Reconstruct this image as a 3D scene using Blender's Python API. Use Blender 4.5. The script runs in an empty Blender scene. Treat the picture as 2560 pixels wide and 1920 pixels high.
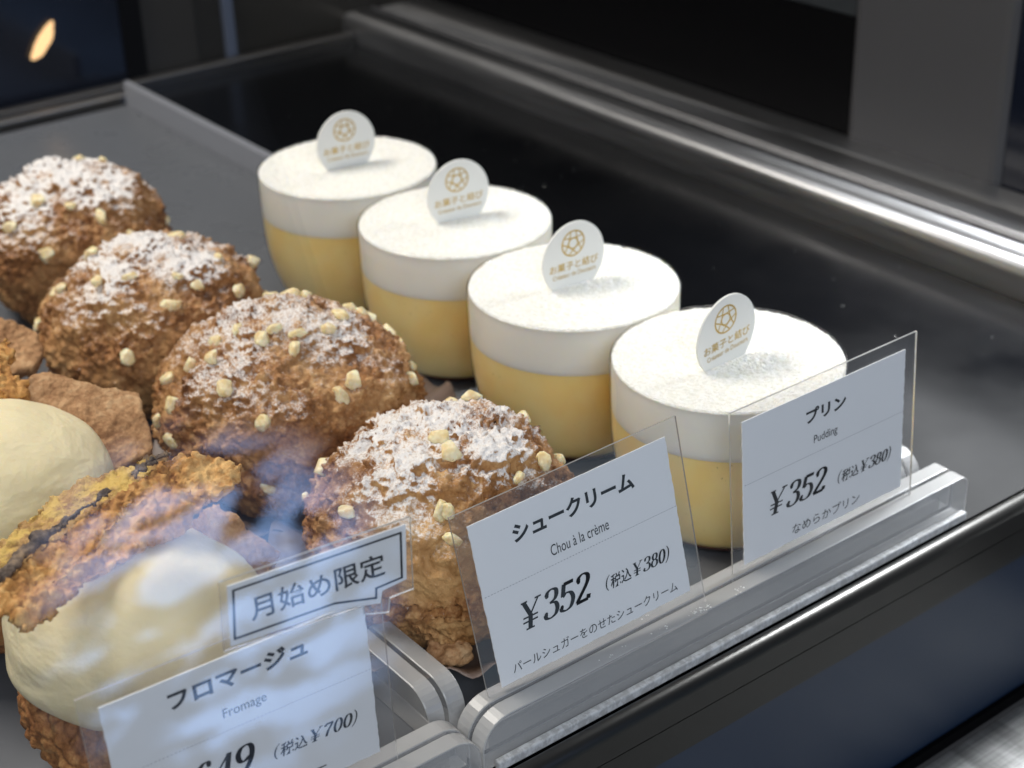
import bpy, bmesh, math, random
from mathutils import Vector, Matrix, noise

S = bpy.context.scene
COL = S.collection
R = math.radians

# ------------------------------------------------------------------ camera
cam_d = bpy.data.cameras.new('camera')
cam_d.sensor_width = 36.0
cam_d.lens = 57.51
cam_d.clip_start = 0.01
cam_d.clip_end = 50
cam = bpy.data.objects.new('camera', cam_d)
COL.objects.link(cam)
right = Vector((0.792, -0.6099, -0.0271)); up = Vector((0.3056, 0.3576, 0.8825)); fwd = Vector((0.5285, 0.7072, -0.4696))
right.normalize(); up = (up - right * up.dot(right)).normalized(); fwd = up.cross(right)
cam.matrix_world = Matrix(((right.x, up.x, -fwd.x, -0.2997), (right.y, up.y, -fwd.y, -0.2971),
                           (right.z, up.z, -fwd.z, 0.2669), (0, 0, 0, 1)))
cam_d.dof.use_dof = True
cam_d.dof.focus_distance = 0.402
cam_d.dof.aperture_fstop = 18.0
S.camera = cam

# ------------------------------------------------------------------ view
S.view_settings.view_transform = 'Standard'
S.view_settings.look = 'None'
S.view_settings.exposure = 0.0
S.view_settings.gamma = 1.0
S.render.engine = 'CYCLES'
S.cycles.use_denoising = True
S.cycles.max_bounces = 14
S.cycles.transparent_max_bounces = 24
S.cycles.sample_clamp_indirect = 6.0
S.cycles.caustics_refractive = False

# ------------------------------------------------------------------ world: dim shop, a bright leafy street outside behind the camera
W = bpy.data.worlds.new('World')
S.world = W
W.use_nodes = True
wt = W.node_tree
for n in list(wt.nodes): wt.nodes.remove(n)
def wn(t, **k):
    n = wt.nodes.new(t)
    for a, b in k.items(): setattr(n, a, b)
    return n
wout = wn('ShaderNodeOutputWorld'); wbg = wn('ShaderNodeBackground')
wt.links.new(wbg.outputs[0], wout.inputs[0])
tc = wn('ShaderNodeTexCoord')
def lobe(direction, lo, hi):
    d = wn('ShaderNodeVectorMath', operation='DOT_PRODUCT')
    wt.links.new(tc.outputs['Generated'], d.inputs[0])
    d.inputs[1].default_value = Vector(direction).normalized()
    m = wn('ShaderNodeMapRange', interpolation_type='SMOOTHSTEP')
    m.inputs['From Min'].default_value = lo; m.inputs['From Max'].default_value = hi
    wt.links.new(d.outputs['Value'], m.inputs['Value'])
    return m.outputs[0]
def wmul(a, b):
    m = wn('ShaderNodeMath', operation='MULTIPLY')
    for i, v in enumerate((a, b)):
        if isinstance(v, (int, float)): m.inputs[i].default_value = v
        else: wt.links.new(v, m.inputs[i])
    return m.outputs[0]
def wcol(fac, c):
    m = wn('ShaderNodeVectorMath', operation='SCALE'); m.inputs[0].default_value = c
    if isinstance(fac, (int, float)): m.inputs['Scale'].default_value = fac
    else: wt.links.new(fac, m.inputs['Scale'])
    return m.outputs[0]
def wadd(a, b):
    m = wn('ShaderNodeVectorMath', operation='ADD'); wt.links.new(a, m.inputs[0]); wt.links.new(b, m.inputs[1]); return m.outputs[0]
mp = wn('ShaderNodeMapping'); mp.inputs['Scale'].default_value = (5.0, 6.0, 15.0); mp.inputs['Rotation'].default_value = (0, R(-28), 0)
wt.links.new(tc.outputs['Generated'], mp.inputs['Vector'])
nz = wn('ShaderNodeTexNoise'); nz.inputs['Scale'].default_value = 3.6; nz.inputs['Detail'].default_value = 4.0; nz.inputs['Distortion'].default_value = 0.6
wt.links.new(mp.outputs[0], nz.inputs['Vector'])
leaf = wn('ShaderNodeMapRange', interpolation_type='SMOOTHSTEP')
leaf.inputs['From Min'].default_value = 0.47; leaf.inputs['From Max'].default_value = 0.575
leaf.inputs['To Min'].default_value = 0.03
wt.links.new(nz.outputs['Fac'], leaf.inputs['Value'])
SKYDIR = (0.338, -0.902, 0.272)
win = lobe(SKYDIR, 0.9925, 0.9987)
street = wmul(win, leaf.outputs[0])
glow = lobe((0.1, -0.9, 0.35), 0.2, 1.0)
floor_ = lobe((0.50, -0.60, -0.62), 0.80, 1.0)
total = wadd(wcol(1.0, (0.022, 0.023, 0.026)), wcol(street, (2.2, 3.6, 6.6)))
total = wadd(total, wcol(glow, (0.015, 0.017, 0.022)))
total = wadd(total, wcol(floor_, (0.17, 0.38, 0.56)))
wt.links.new(total, wbg.inputs['Color'])
wbg.inputs['Strength'].default_value = 1.0

# ------------------------------------------------------------------ lamps
def area(name, loc, target, sx, sy, power, color):
    l = bpy.data.lights.new(name, 'AREA'); l.shape = 'RECTANGLE'; l.size = sx; l.size_y = sy; l.energy = power; l.color = color
    o = bpy.data.objects.new(name, l); COL.objects.link(o); o.location = loc
    o.rotation_euler = (Vector(target) - Vector(loc)).to_track_quat('-Z', 'Y').to_euler()
    return o
area('case_light', (-0.30, 0.42, 0.66), (-0.04, 0.08, 0.03), 0.42, 0.22, 5.7, (1.0, 0.945, 0.86))
area('shop_light', (0.62, 0.24, 0.30), (0.10, 0.02, 0.0), 0.34, 0.30, 1.0, (0.94, 0.97, 1.0))
area('ceiling_light', (0.50, 0.42, 0.86), (0.08, 0.02, 0.0), 0.42, 0.36, 1.5, (1.0, 0.98, 0.95))
area('street_light', (-0.55, -1.1, 0.75), (-0.05, 0.0, 0.03), 0.7, 0.6, 11.0, (0.84, 0.91, 1.0))
sl = area('rail_fill_light', (0.345, -0.01, 0.23), (0.225, 0.01, 0.01), 0.07, 0.10, 1.7, (0.95, 0.98, 1.0))  # added above the right-hand rail only to brighten its flat steel
sl.data.spread = R(75)

# ------------------------------------------------------------------ material helpers
def newmat(name):
    m = bpy.data.materials.new(name); m.use_nodes = True
    nt = m.node_tree
    for n in list(nt.nodes): nt.nodes.remove(n)
    out = nt.nodes.new('ShaderNodeOutputMaterial')
    return m, nt, out
def N(nt, t, **k):
    n = nt.nodes.new(t)
    for a, b in k.items():
        if a == 'op': n.operation = b
        else: n.inputs[a.replace('_', ' ')].default_value = b
    return n
def prin(name, color, rough=0.5, metal=0.0, sss=0.0, sssr=(0.003, 0.002, 0.001), spec=0.5, trans=0.0, ior=1.45, aniso=0.0):
    m, nt, out = newmat(name)
    p = nt.nodes.new('ShaderNodeBsdfPrincipled')
    p.inputs['Base Color'].default_value = (*color, 1)
    p.inputs['Roughness'].default_value = rough
    p.inputs['Metallic'].default_value = metal
    p.inputs['Specular IOR Level'].default_value = spec
    p.inputs['Transmission Weight'].default_value = trans
    p.inputs['IOR'].default_value = ior
    p.inputs['Anisotropic'].default_value = aniso
    if sss:
        p.inputs['Subsurface Weight'].default_value = sss
        p.inputs['Subsurface Radius'].default_value = sssr
        p.inputs['Subsurface Scale'].default_value = 1.0
    nt.links.new(p.outputs[0], out.inputs[0])
    return m, nt, p
def objco(nt):
    return nt.nodes.new('ShaderNodeTexCoord').outputs['Object']
def noise_n(nt, co, scale, detail=3.0, rough=0.55, dist=0.0):
    n = nt.nodes.new('ShaderNodeTexNoise')
    n.inputs['Scale'].default_value = scale; n.inputs['Detail'].default_value = detail
    n.inputs['Roughness'].default_value = rough; n.inputs['Distortion'].default_value = dist
    nt.links.new(co, n.inputs['Vector'])
    return n.outputs['Fac']
def ramp(nt, fac, stops):
    r = nt.nodes.new('ShaderNodeValToRGB')
    e = r.color_ramp.elements
    while len(e) < len(stops): e.new(0.5)
    for i, (p, c) in enumerate(stops):
        e[i].position = p; e[i].color = (*c, 1)
    nt.links.new(fac, r.inputs[0])
    return r.outputs[0]
def mrange(nt, v, a, b, c=0.0, d=1.0):
    m = nt.nodes.new('ShaderNodeMapRange'); m.interpolation_type = 'SMOOTHSTEP'
    for k, x in zip(('From Min', 'From Max', 'To Min', 'To Max'), (a, b, c, d)): m.inputs[k].default_value = x
    nt.links.new(v, m.inputs['Value'])
    return m.outputs[0]
def math_n(nt, op, a, b=None):
    m = nt.nodes.new('ShaderNodeMath'); m.operation = op
    for i, v in enumerate((a, b)):
        if v is None: continue
        if isinstance(v, (int, float)): m.inputs[i].default_value = v
        else: nt.links.new(v, m.inputs[i])
    return m.outputs[0]
def mixc(nt, fac, a, b):
    m = nt.nodes.new('ShaderNodeMix'); m.data_type = 'RGBA'
    for i, v in ((0, fac), (6, a), (7, b)):
        if isinstance(v, (int, float)): m.inputs[i].default_value = v
        elif isinstance(v, tuple): m.inputs[i].default_value = (*v, 1)
        else: nt.links.new(v, m.inputs[i])
    return m.outputs[2]
def bump(nt, p, h, strength, dist):
    b = nt.nodes.new('ShaderNodeBump'); b.inputs['Strength'].default_value = strength; b.inputs['Distance'].default_value = dist
    nt.links.new(h, b.inputs['Height']); nt.links.new(b.outputs[0], p.inputs['Normal'])
def stretch(nt, co, sc):
    m = nt.nodes.new('ShaderNodeMapping'); m.inputs['Scale'].default_value = sc
    nt.links.new(co, m.inputs['Vector']); return m.outputs[0]

def clear_mat(name, tint=(1, 1, 1), refl=1.0, rough=0.0, haze=0.0, hazecol=(0.8, 0.82, 0.85)):
    """thin clear sheet: straight-through transparency plus a Fresnel reflection, a little milky haze"""
    m, nt, out = newmat(name)
    g = nt.nodes.new('ShaderNodeNewGeometry')
    d = nt.nodes.new('ShaderNodeVectorMath'); d.operation = 'DOT_PRODUCT'
    nt.links.new(g.outputs['Normal'], d.inputs[0]); nt.links.new(g.outputs['Incoming'], d.inputs[1])
    c = math_n(nt, 'ABSOLUTE', d.outputs['Value'])
    f = math_n(nt, 'POWER', math_n(nt, 'SUBTRACT', 1.0, c), 5.0)
    f = math_n(nt, 'MULTIPLY', math_n(nt, 'ADD', math_n(nt, 'MULTIPLY', f, 0.96), 0.04), refl)
    tr = nt.nodes.new('ShaderNodeBsdfTransparent'); tr.inputs[0].default_value = (*tint, 1)
    gl = nt.nodes.new('ShaderNodeBsdfGlossy'); gl.inputs['Roughness'].default_value = rough
    base = tr.outputs[0]
    if haze:
        df = nt.nodes.new('ShaderNodeBsdfDiffuse'); df.inputs[0].default_value = (*hazecol, 1)
        mh = nt.nodes.new('ShaderNodeMixShader'); mh.inputs[0].default_value = haze
        nt.links.new(base, mh.inputs[1]); nt.links.new(df.outputs[0], mh.inputs[2]); base = mh.outputs[0]
    mx = nt.nodes.new('ShaderNodeMixShader')
    nt.links.new(f, mx.inputs[0]); nt.links.new(base, mx.inputs[1]); nt.links.new(gl.outputs[0], mx.inputs[2])
    nt.links.new(mx.outputs[0], out.inputs[0])
    return m

# ------------------------------------------------------------------ object helpers
def link(o, parent=None):
    COL.objects.link(o)
    if parent: o.parent = parent
    return o
def meshobj(name, bm, mats, parent=None, smooth=False):
    me = bpy.data.meshes.new(name)
    bm.normal_update(); bm.to_mesh(me); bm.free()
    for m in (mats if isinstance(mats, (list, tuple)) else [mats]): me.materials.append(m)
    if smooth:
        for p in me.polygons: p.use_smooth = True
    return link(bpy.data.objects.new(name, me), parent)
def tag(o, label, cat, group=None, kind=None):
    if label: o['label'] = label
    if cat: o['category'] = cat
    if group: o['group'] = group
    if kind: o['kind'] = kind
    return o
def thing(name, label, cat, loc=(0, 0, 0), rot=(0, 0, 0), group=None):
    o = bpy.data.objects.new(name, None); o.empty_display_size = 0.01
    link(o); o.location = loc; o.rotation_euler = rot
    return tag(o, label, cat, group)
def add_box(bm, lo, hi, mi=0):
    x0, y0, z0 = lo; x1, y1, z1 = hi
    v = [bm.verts.new(p) for p in ((x0, y0, z0), (x1, y0, z0), (x1, y1, z0), (x0, y1, z0), (x0, y0, z1), (x1, y0, z1), (x1, y1, z1), (x0, y1, z1))]
    fs = []
    for q in ((3, 2, 1, 0), (4, 5, 6, 7), (0, 1, 5, 4), (1, 2, 6, 5), (2, 3, 7, 6), (3, 0, 4, 7)):
        f = bm.faces.new([v[i] for i in q]); f.material_index = mi; fs.append(f)
    return fs
def box(name, lo, hi, mat, parent=None, bev=0.0):
    bm = bmesh.new(); add_box(bm, lo, hi)
    if bev: bmesh.ops.bevel(bm, geom=bm.edges[:], offset=bev, segments=3, affect='EDGES', profile=0.5)
    return meshobj(name, bm, mat, parent)
def lathe(name, prof, mat, parent=None, seg=128, smooth=True):
    bm = bmesh.new(); rings = []
    for r, z in prof:
        if r < 1e-6: rings.append([bm.verts.new((0, 0, z))])
        else: rings.append([bm.verts.new((r * math.cos(2 * math.pi * i / seg), r * math.sin(2 * math.pi * i / seg), z)) for i in range(seg)])
    for a, b in zip(rings, rings[1:]):
        for i in range(seg):
            j = (i + 1) % seg
            if len(a) == 1 and len(b) == 1: continue
            if len(a) == 1: bm.faces.new((a[0], b[j], b[i]))
            elif len(b) == 1: bm.faces.new((a[i], a[j], b[0]))
            else: bm.faces.new((a[i], a[j], b[j], b[i]))
    bmesh.ops.recalc_face_normals(bm, faces=bm.faces[:])
    return meshobj(name, bm, mat, parent, smooth)
def prism(name, pts, axis_z0, axis_z1, mat, parent=None):
    """outline in local XY extruded along local Z"""
    bm = bmesh.new()
    a = [bm.verts.new((x, y, axis_z0)) for x, y in pts]; b = [bm.verts.new((x, y, axis_z1)) for x, y in pts]
    bm.faces.new(a[::-1]); bm.faces.new(b); n = len(pts)
    for i in range(n): bm.faces.new((a[i], a[(i + 1) % n], b[(i + 1) % n], b[i]))
    bmesh.ops.recalc_face_normals(bm, faces=bm.faces[:])
    return meshobj(name, bm, mat, parent)
TEX = {}
def tex(kind, scale, **k):
    key = (kind, scale, tuple(sorted(k.items())))
    if key not in TEX:
        t = bpy.data.textures.new('crumb_texture', kind); t.noise_scale = scale
        for a, b in k.items(): setattr(t, a, b)
        TEX[key] = t
    return TEX[key]
def displace(o, t, strength, mid=0.5, vg=None):
    m = o.modifiers.new('rough', 'DISPLACE'); m.texture = t; m.strength = strength; m.mid_level = mid; m.texture_coords = 'GLOBAL'
    if vg: m.vertex_group = vg

# ------------------------------------------------------------------ materials
def shelf_mat():
    m, nt, p = prin('black_shelf_gloss', (0.0012, 0.0014, 0.002), 0.2, spec=0.42)
    n = noise_n(nt, objco(nt), 22.0, 3)
    nt.links.new(mrange(nt, n, 0.3, 0.7, 0.17, 0.26), p.inputs['Roughness'])
    return m
M_SHELF = shelf_mat()
def tray_mat():
    m, nt, p = prin('grey_tray_acrylic', (0.09, 0.095, 0.105), 0.3)
    co = objco(nt)
    sm = mrange(nt, noise_n(nt, stretch(nt, co, (40, 120, 40)), 1.0, 5, 0.7, 1.0), 0.62, 0.8)
    nt.links.new(mixc(nt, sm, (0.12, 0.127, 0.14), (0.20, 0.205, 0.22)), p.inputs['Base Color'])
    nt.links.new(mrange(nt, noise_n(nt, co, 30, 3), 0.3, 0.7, 0.24, 0.36), p.inputs['Roughness'])
    return m
M_TRAY = tray_mat()
M_LIP = prin('frosted_lip', (0.26, 0.27, 0.30), 0.4)[0]
def steel_mat(name, base, rough, sc, metal=1.0):
    m, nt, p = prin(name, base, rough, metal, aniso=0.5)
    n = noise_n(nt, stretch(nt, objco(nt), sc), 1.0, 4, 0.7)
    nt.links.new(mrange(nt, n, 0.3, 0.7, rough - 0.06, rough + 0.1), p.inputs['Roughness'])
    bump(nt, p, n, 0.08, 0.0004)
    return m
M_STEEL = steel_mat('brushed_steel', (0.42, 0.42, 0.43), 0.43, (900, 14, 900))
M_TRIM = prin('dark_trim_steel', (0.105, 0.103, 0.099), 0.36, 1.0)[0]
M_LEDGE = steel_mat('ledge_steel', (0.62, 0.62, 0.62), 0.45, (60, 1500, 400), 0.3)
def ledge_mat():
    m, nt, p = prin('ledge_streaked_steel', (0.5, 0.5, 0.5), 0.45, 0.35)
    co = objco(nt)
    a = noise_n(nt, stretch(nt, co, (30, 1600, 30)), 1.0, 4, 0.75); b = noise_n(nt, stretch(nt, co, (170, 25, 30)), 1.0, 3, 0.6)
    nt.links.new(mixc(nt, mrange(nt, math_n(nt, 'ADD', math_n(nt, 'MULTIPLY', a, 0.5), math_n(nt, 'MULTIPLY', b, 0.5)), 0.36, 0.64), (0.10, 0.10, 0.098), (0.26, 0.26, 0.257)), p.inputs['Base Color'])
    return m
M_LEDGE = ledge_mat()
M_NAVY = prin('navy_panel', (0.005, 0.007, 0.014), 0.16)[0]
M_BLACK = prin('black_gap', (0.002, 0.002, 0.0025), 0.5, spec=0.08)[0]
M_BROWNGREY = prin('brown_grey_board', (0.035, 0.032, 0.028), 0.35)[0]
M_PALEBLUE = prin('pale_blue_edge', (0.10, 0.12, 0.17), 0.4)[0]
M_REFLPOST = prin('reflected_post_grey', (0.046, 0.046, 0.050), 0.5)[0]  # grey of a reflection at the side wall, given to a solid board
M_BAND = prin('slate_band', (0.022, 0.025, 0.028), 0.4)[0]
M_BLUEPANEL = prin('deep_blue_panel', (0.010, 0.022, 0.048), 0.3, spec=0.8)[0]
M_GLASS_EDGE = clear_mat('glass_edge', (1, 1, 1), 0.0, 0.3)
M_GLASS = clear_mat('front_glass', (1, 1, 1), 1.0, 0.006)
M_CUP = clear_mat('clear_cup', (0.99, 0.99, 0.985), 0.9, 0.08, 0.012)
M_SLEEVE = clear_mat('clear_sleeve', (0.975, 0.975, 0.98), 0.9, 0.06, 0.035)
M_SLEEVE_EDGE = prin('sleeve_edge', (0.62, 0.62, 0.61), 0.35, trans=0.65)[0]

def acrylic_clear():
    m, nt, out = newmat('acrylic_face')
    p = nt.nodes.new('ShaderNodeBsdfPrincipled')
    p.inputs['Base Color'].default_value = (0.90, 0.91, 0.93, 1); p.inputs['IOR'].default_value = 1.49
    p.inputs['Transmission Weight'].default_value = 0.58
    n = noise_n(nt, stretch(nt, objco(nt), (9, 60, 120)), 1.0, 2)
    nt.links.new(mrange(nt, n, 0.3, 0.75, 0.06, 0.22), p.inputs['Roughness'])
    p.inputs['Base Color'].default_value = (0.60, 0.60, 0.61, 1)
    nt.links.new(p.outputs[0], out.inputs[0])
    return m
M_ACR = clear_mat('acrylic_face', (0.95, 0.955, 0.96), 1.0, 0.12, 0.24, (0.66, 0.665, 0.675))
def acrylic_edge():
    m, nt, p = prin('acrylic_sawn_edge', (0.55, 0.55, 0.56), 0.42, trans=0.25, ior=1.49)
    n = noise_n(nt, stretch(nt, objco(nt), (1400, 60, 400)), 1.0, 3, 0.7)
    bump(nt, p, n, 0.05, 0.0002)
    nt.links.new(mixc(nt, mrange(nt, n, 0.35, 0.65), (0.37, 0.37, 0.365), (0.45, 0.45, 0.445)), p.inputs['Base Color'])
    return m
M_ACREDGE = clear_mat('acrylic_sawn_edge', (0.93, 0.93, 0.93), 1.4, 0.28, 0.46, (0.66, 0.66, 0.655))
def glue_mat():
    m, nt, p = prin('glue_strip', (0.6, 0.61, 0.63), 0.5, trans=0.2)
    n = noise_n(nt, stretch(nt, objco(nt), (420, 300, 300)), 1.0, 4, 0.7)
    nt.links.new(mixc(nt, mrange(nt, n, 0.42, 0.6), (0.5, 0.5, 0.5), (0.72, 0.73, 0.74)), p.inputs['Base Color'])
    bump(nt, p, n, 0.5, 0.0006)
    return m
M_GLUE = glue_mat()
M_SLOT = clear_mat('slot_floor', (0.9, 0.9, 0.9), 0.5, 0.3, 0.25, (0.4, 0.4, 0.4))
def paper_mat():
    m, nt, p = prin('card_paper', (0.80, 0.81, 0.82), 0.55)
    bump(nt, p, noise_n(nt, objco(nt), 2500, 2), 0.08, 0.0001)
    return m
M_PAPER = paper_mat()
M_INK = prin('black_ink', (0.006, 0.0065, 0.009), 0.45)[0]
M_INKLIGHT = prin('grey_ink', (0.28, 0.28, 0.31), 0.6)[0]
M_GOLD = prin('gold_foil', (0.52, 0.36, 0.10), 0.34, 1.0)[0]
M_TAG = prin('tag_card', (0.80, 0.80, 0.765), 0.5)[0]

def cream_top_mat():
    m, nt, p = prin('dusted_cream', (0.92, 0.91, 0.85), 0.75, sss=0.6, sssr=(0.004, 0.0035, 0.0025))
    co = objco(nt)
    a = noise_n(nt, co, 900, 4, 0.65, 0.6)
    b = noise_n(nt, co, 2600, 2)
    h = math_n(nt, 'ADD', a, math_n(nt, 'MULTIPLY', b, 0.4))
    bump(nt, p, h, 0.55, 0.0012)
    nt.links.new(mixc(nt, mrange(nt, a, 0.35, 0.62), (0.76, 0.745, 0.675), (0.885, 0.875, 0.825)), p.inputs['Base Color'])
    return m
M_CREAMTOP = cream_top_mat()
M_CREAM = prin('cream_layer', (0.90, 0.86, 0.76), 0.35, sss=0.85, sssr=(0.012, 0.010, 0.007))[0]
def custard_mat():
    m, nt, p = prin('custard', (0.86, 0.60, 0.20), 0.32, sss=0.6, sssr=(0.007, 0.005, 0.002))
    co = objco(nt)
    sp = mrange(nt, noise_n(nt, co, 1500, 1), 0.76, 0.79)
    c = mixc(nt, mrange(nt, noise_n(nt, co, 60, 2), 0.35, 0.7), (0.98, 0.69, 0.265), (0.98, 0.75, 0.34))
    nt.links.new(mixc(nt, sp, c, (0.30, 0.17, 0.04)), p.inputs['Base Color'])
    return m
M_CUSTARD = custard_mat()
M_CARAMEL = prin('caramel', (0.09, 0.022, 0.006), 0.25)[0]

def crust_mat(name, dark, mid, light, sugar, yellow=0.0):
    m, nt, p = prin(name, mid, 0.62, spec=0.3)
    co = objco(nt)
    geo = nt.nodes.new('ShaderNodeNewGeometry')
    n1 = noise_n(nt, co, 130, 4, 0.6)
    n2 = noise_n(nt, co, 520, 4, 0.65)
    n3 = noise_n(nt, co, 38, 2)
    f = math_n(nt, 'ADD', math_n(nt, 'MULTIPLY', n1, 0.45), math_n(nt, 'ADD', math_n(nt, 'MULTIPLY', n2, 0.35), math_n(nt, 'MULTIPLY', n3, 0.25)))
    col = ramp(nt, f, [(0.40, dark), (0.53, mid), (0.67, light)])
    at = nt.nodes.new('ShaderNodeAttribute'); at.attribute_name = 'crust'
    smooth = ramp(nt, n1, [(0.3, (0.36, 0.17, 0.055)), (0.7, (0.62, 0.39, 0.17))])
    col = mixc(nt, at.outputs['Fac'], smooth, col) if sugar else col
    if yellow:
        y = mrange(nt, noise_n(nt, co, 75, 5, 0.7), 0.50, 0.60, 0.0, yellow)
        col = mixc(nt, y, col, (0.72, 0.50, 0.14))
        g = mrange(nt, noise_n(nt, stretch(nt, co, (1, 1, 1)), 95, 4, 0.6, 0.5), 0.60, 0.70, 0.0, 0.8)
        col = mixc(nt, g, col, (0.075, 0.05, 0.04))
    if sugar:
        sx = nt.nodes.new('ShaderNodeSeparateXYZ'); nt.links.new(geo.outputs['Normal'], sx.inputs[0])
        px = nt.nodes.new('ShaderNodeSeparateXYZ'); nt.links.new(co, px.inputs[0])
        ob = nt.nodes.new('ShaderNodeAttribute'); ob.attribute_type = 'OBJECT'; ob.attribute_name = 'sugar'
        upw = mrange(nt, sx.outputs['Z'], 0.15, 0.85)
        hgt = mrange(nt, px.outputs['Z'], 0.026, 0.056)
        patch = mrange(nt, noise_n(nt, co, 60, 3, 0.6), 0.36, 0.62)
        fine = mrange(nt, noise_n(nt, co, 1250, 4, 0.7), 0.28, 0.72)
        s = math_n(nt, 'MULTIPLY', math_n(nt, 'MULTIPLY', upw, hgt), math_n(nt, 'ADD', math_n(nt, 'MULTIPLY', patch, 0.85), 0.30))
        s = math_n(nt, 'MULTIPLY', s, ob.outputs['Fac'])
        s = math_n(nt, 'MULTIPLY', mrange(nt, math_n(nt, 'ADD', s, math_n(nt, 'MULTIPLY', fine, 0.55)), 0.42, 1.02), mrange(nt, s, 0.02, 0.42, 0.0, 0.92))
        spk = mrange(nt, noise_n(nt, co, 1500, 2, 0.6), 0.66, 0.74, 0.0, 0.45)
        s = math_n(nt, 'MAXIMUM', s, math_n(nt, 'MULTIPLY', spk, mrange(nt, sx.outputs['Z'], 0.0, 0.6)))
        col = mixc(nt, s, col, (0.84, 0.82, 0.80))
    nt.links.new(col, p.inputs['Base Color'])
    bump(nt, p, math_n(nt, 'ADD', n2, math_n(nt, 'MULTIPLY', noise_n(nt, co, 1700, 2), 0.5)), 0.5, 0.0012)
    return m
M_PUFF = crust_mat('sugared_choux_crust', (0.115, 0.04, 0.012), (0.33, 0.145, 0.048), (0.62, 0.37, 0.165), 0.85)
M_SHARD = crust_mat('golden_pastry', (0.28, 0.11, 0.026), (0.56, 0.28, 0.08), (0.76, 0.48, 0.19), 0.0, 0.0)
M_SHARDY = crust_mat('powdery_yellow_pastry', (0.26, 0.13, 0.05), (0.46, 0.27, 0.10), (0.64, 0.42, 0.17), 0.0, 0.85)
M_SLAB = crust_mat('biscuit_brown', (0.28, 0.135, 0.055), (0.49, 0.275, 0.13), (0.66, 0.44, 0.24), 0.0)
M_CHOUX = crust_mat('baked_choux', (0.16, 0.06, 0.02), (0.33, 0.145, 0.05), (0.50, 0.28, 0.11), 0.0)
M_CHAR = crust_mat('charred_edge', (0.06, 0.042, 0.032), (0.17, 0.125, 0.095), (0.36, 0.25, 0.15), 0.0)
def nib_mat():
    m, nt, p = prin('pearl_sugar', (0.86, 0.76, 0.46), 0.45, sss=0.6, sssr=(0.002, 0.0015, 0.0007))
    co = objco(nt)
    n = noise_n(nt, co, 900, 3)
    nt.links.new(mixc(nt, mrange(nt, noise_n(nt, co, 300, 2), 0.35, 0.65), (0.72, 0.56, 0.29), (0.88, 0.80, 0.55)), p.inputs['Base Color'])
    bump(nt, p, n, 0.5, 0.0006)
    return m
M_NIB = nib_mat()
def fcream_mat():
    m, nt, p = prin('cheese_cream', (0.80, 0.70, 0.45), 0.6, sss=0.4, sssr=(0.004, 0.003, 0.0015))
    n = math_n(nt, 'ADD', noise_n(nt, stretch(nt, objco(nt), (60, 60, 110)), 1.0, 3, 0.5, 0.3), math_n(nt, 'MULTIPLY', noise_n(nt, objco(nt), 420, 2), 0.12))
    bump(nt, p, n, 0.5, 0.0035)
    return m
M_FCREAM = fcream_mat()
def liner_mat():
    m, nt, p = prin('brown_baking_paper', (0.17, 0.125, 0.105), 0.5)
    bump(nt, p, noise_n(nt, objco(nt), 260, 3), 0.25, 0.0008)
    return m
M_LINER = liner_mat()
M_DUST = prin('powder_dust', (0.75, 0.75, 0.74), 0.7)[0]

# ------------------------------------------------------------------ setting
tag(box('shelf', (-0.9, -0.0488, -0.006), (0.1900, 0.4995, -0.002), M_SHELF), None, None, kind='structure')

case = thing('display_case', 'dark bakery display case of brushed steel rails and black panels around the shelf', 'display case', (0, 0, 0))
# front trim: rounded upper edge, two drawn grooves, vertical face
def trim_profile():
    p = [(-0.0500, -0.0040), (-0.0500, -0.0016), (-0.0506, -0.0010), (-0.0514, -0.0007), (-0.0524, -0.0009), (-0.0533, -0.0014), (-0.0541, -0.0022), (-0.0546, -0.0032), (-0.0548, -0.0044),
         (-0.0548, -0.0108), (-0.0543, -0.0108), (-0.0543, -0.0111), (-0.0548, -0.0111), (-0.0548, -0.0150), (-0.0541, -0.0150), (-0.0541, -0.0225), (-0.0500, -0.0225)]
    return p
def extrude_x(name, prof, x0, x1, mat, parent, smooth=False):
    bm = bmesh.new()
    a = [bm.verts.new((x0, y, z)) for y, z in prof]; b = [bm.verts.new((x1, y, z)) for y, z in prof]
    n = len(prof)
    for i in range(n): bm.faces.new((a[i], b[i], b[(i + 1) % n], a[(i + 1) % n]))
    bm.faces.new(a); bm.faces.new(b[::-1])
    bmesh.ops.recalc_face_normals(bm, faces=bm.faces[:])
    return meshobj(name, bm, mat, parent)
tr = extrude_x('front_trim', trim_profile(), -0.9, 0.60, M_TRIM, case)
for i, p_ in enumerate(tr.data.polygons):
    p_.use_smooth = i < 8
box('front_panel', (-0.9, -0.0530, -0.0790), (0.60, -0.0500, -0.0232), M_BLUEPANEL, case)
box('panel_seam', (-0.9, -0.0545, -0.0838), (0.60, -0.0505, -0.0795), M_BLACK, case)
box('steel_ledge', (-0.9, -0.30, -0.0900), (0.60, -0.0555, -0.0840), M_LEDGE, case, 0.0008)
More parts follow.
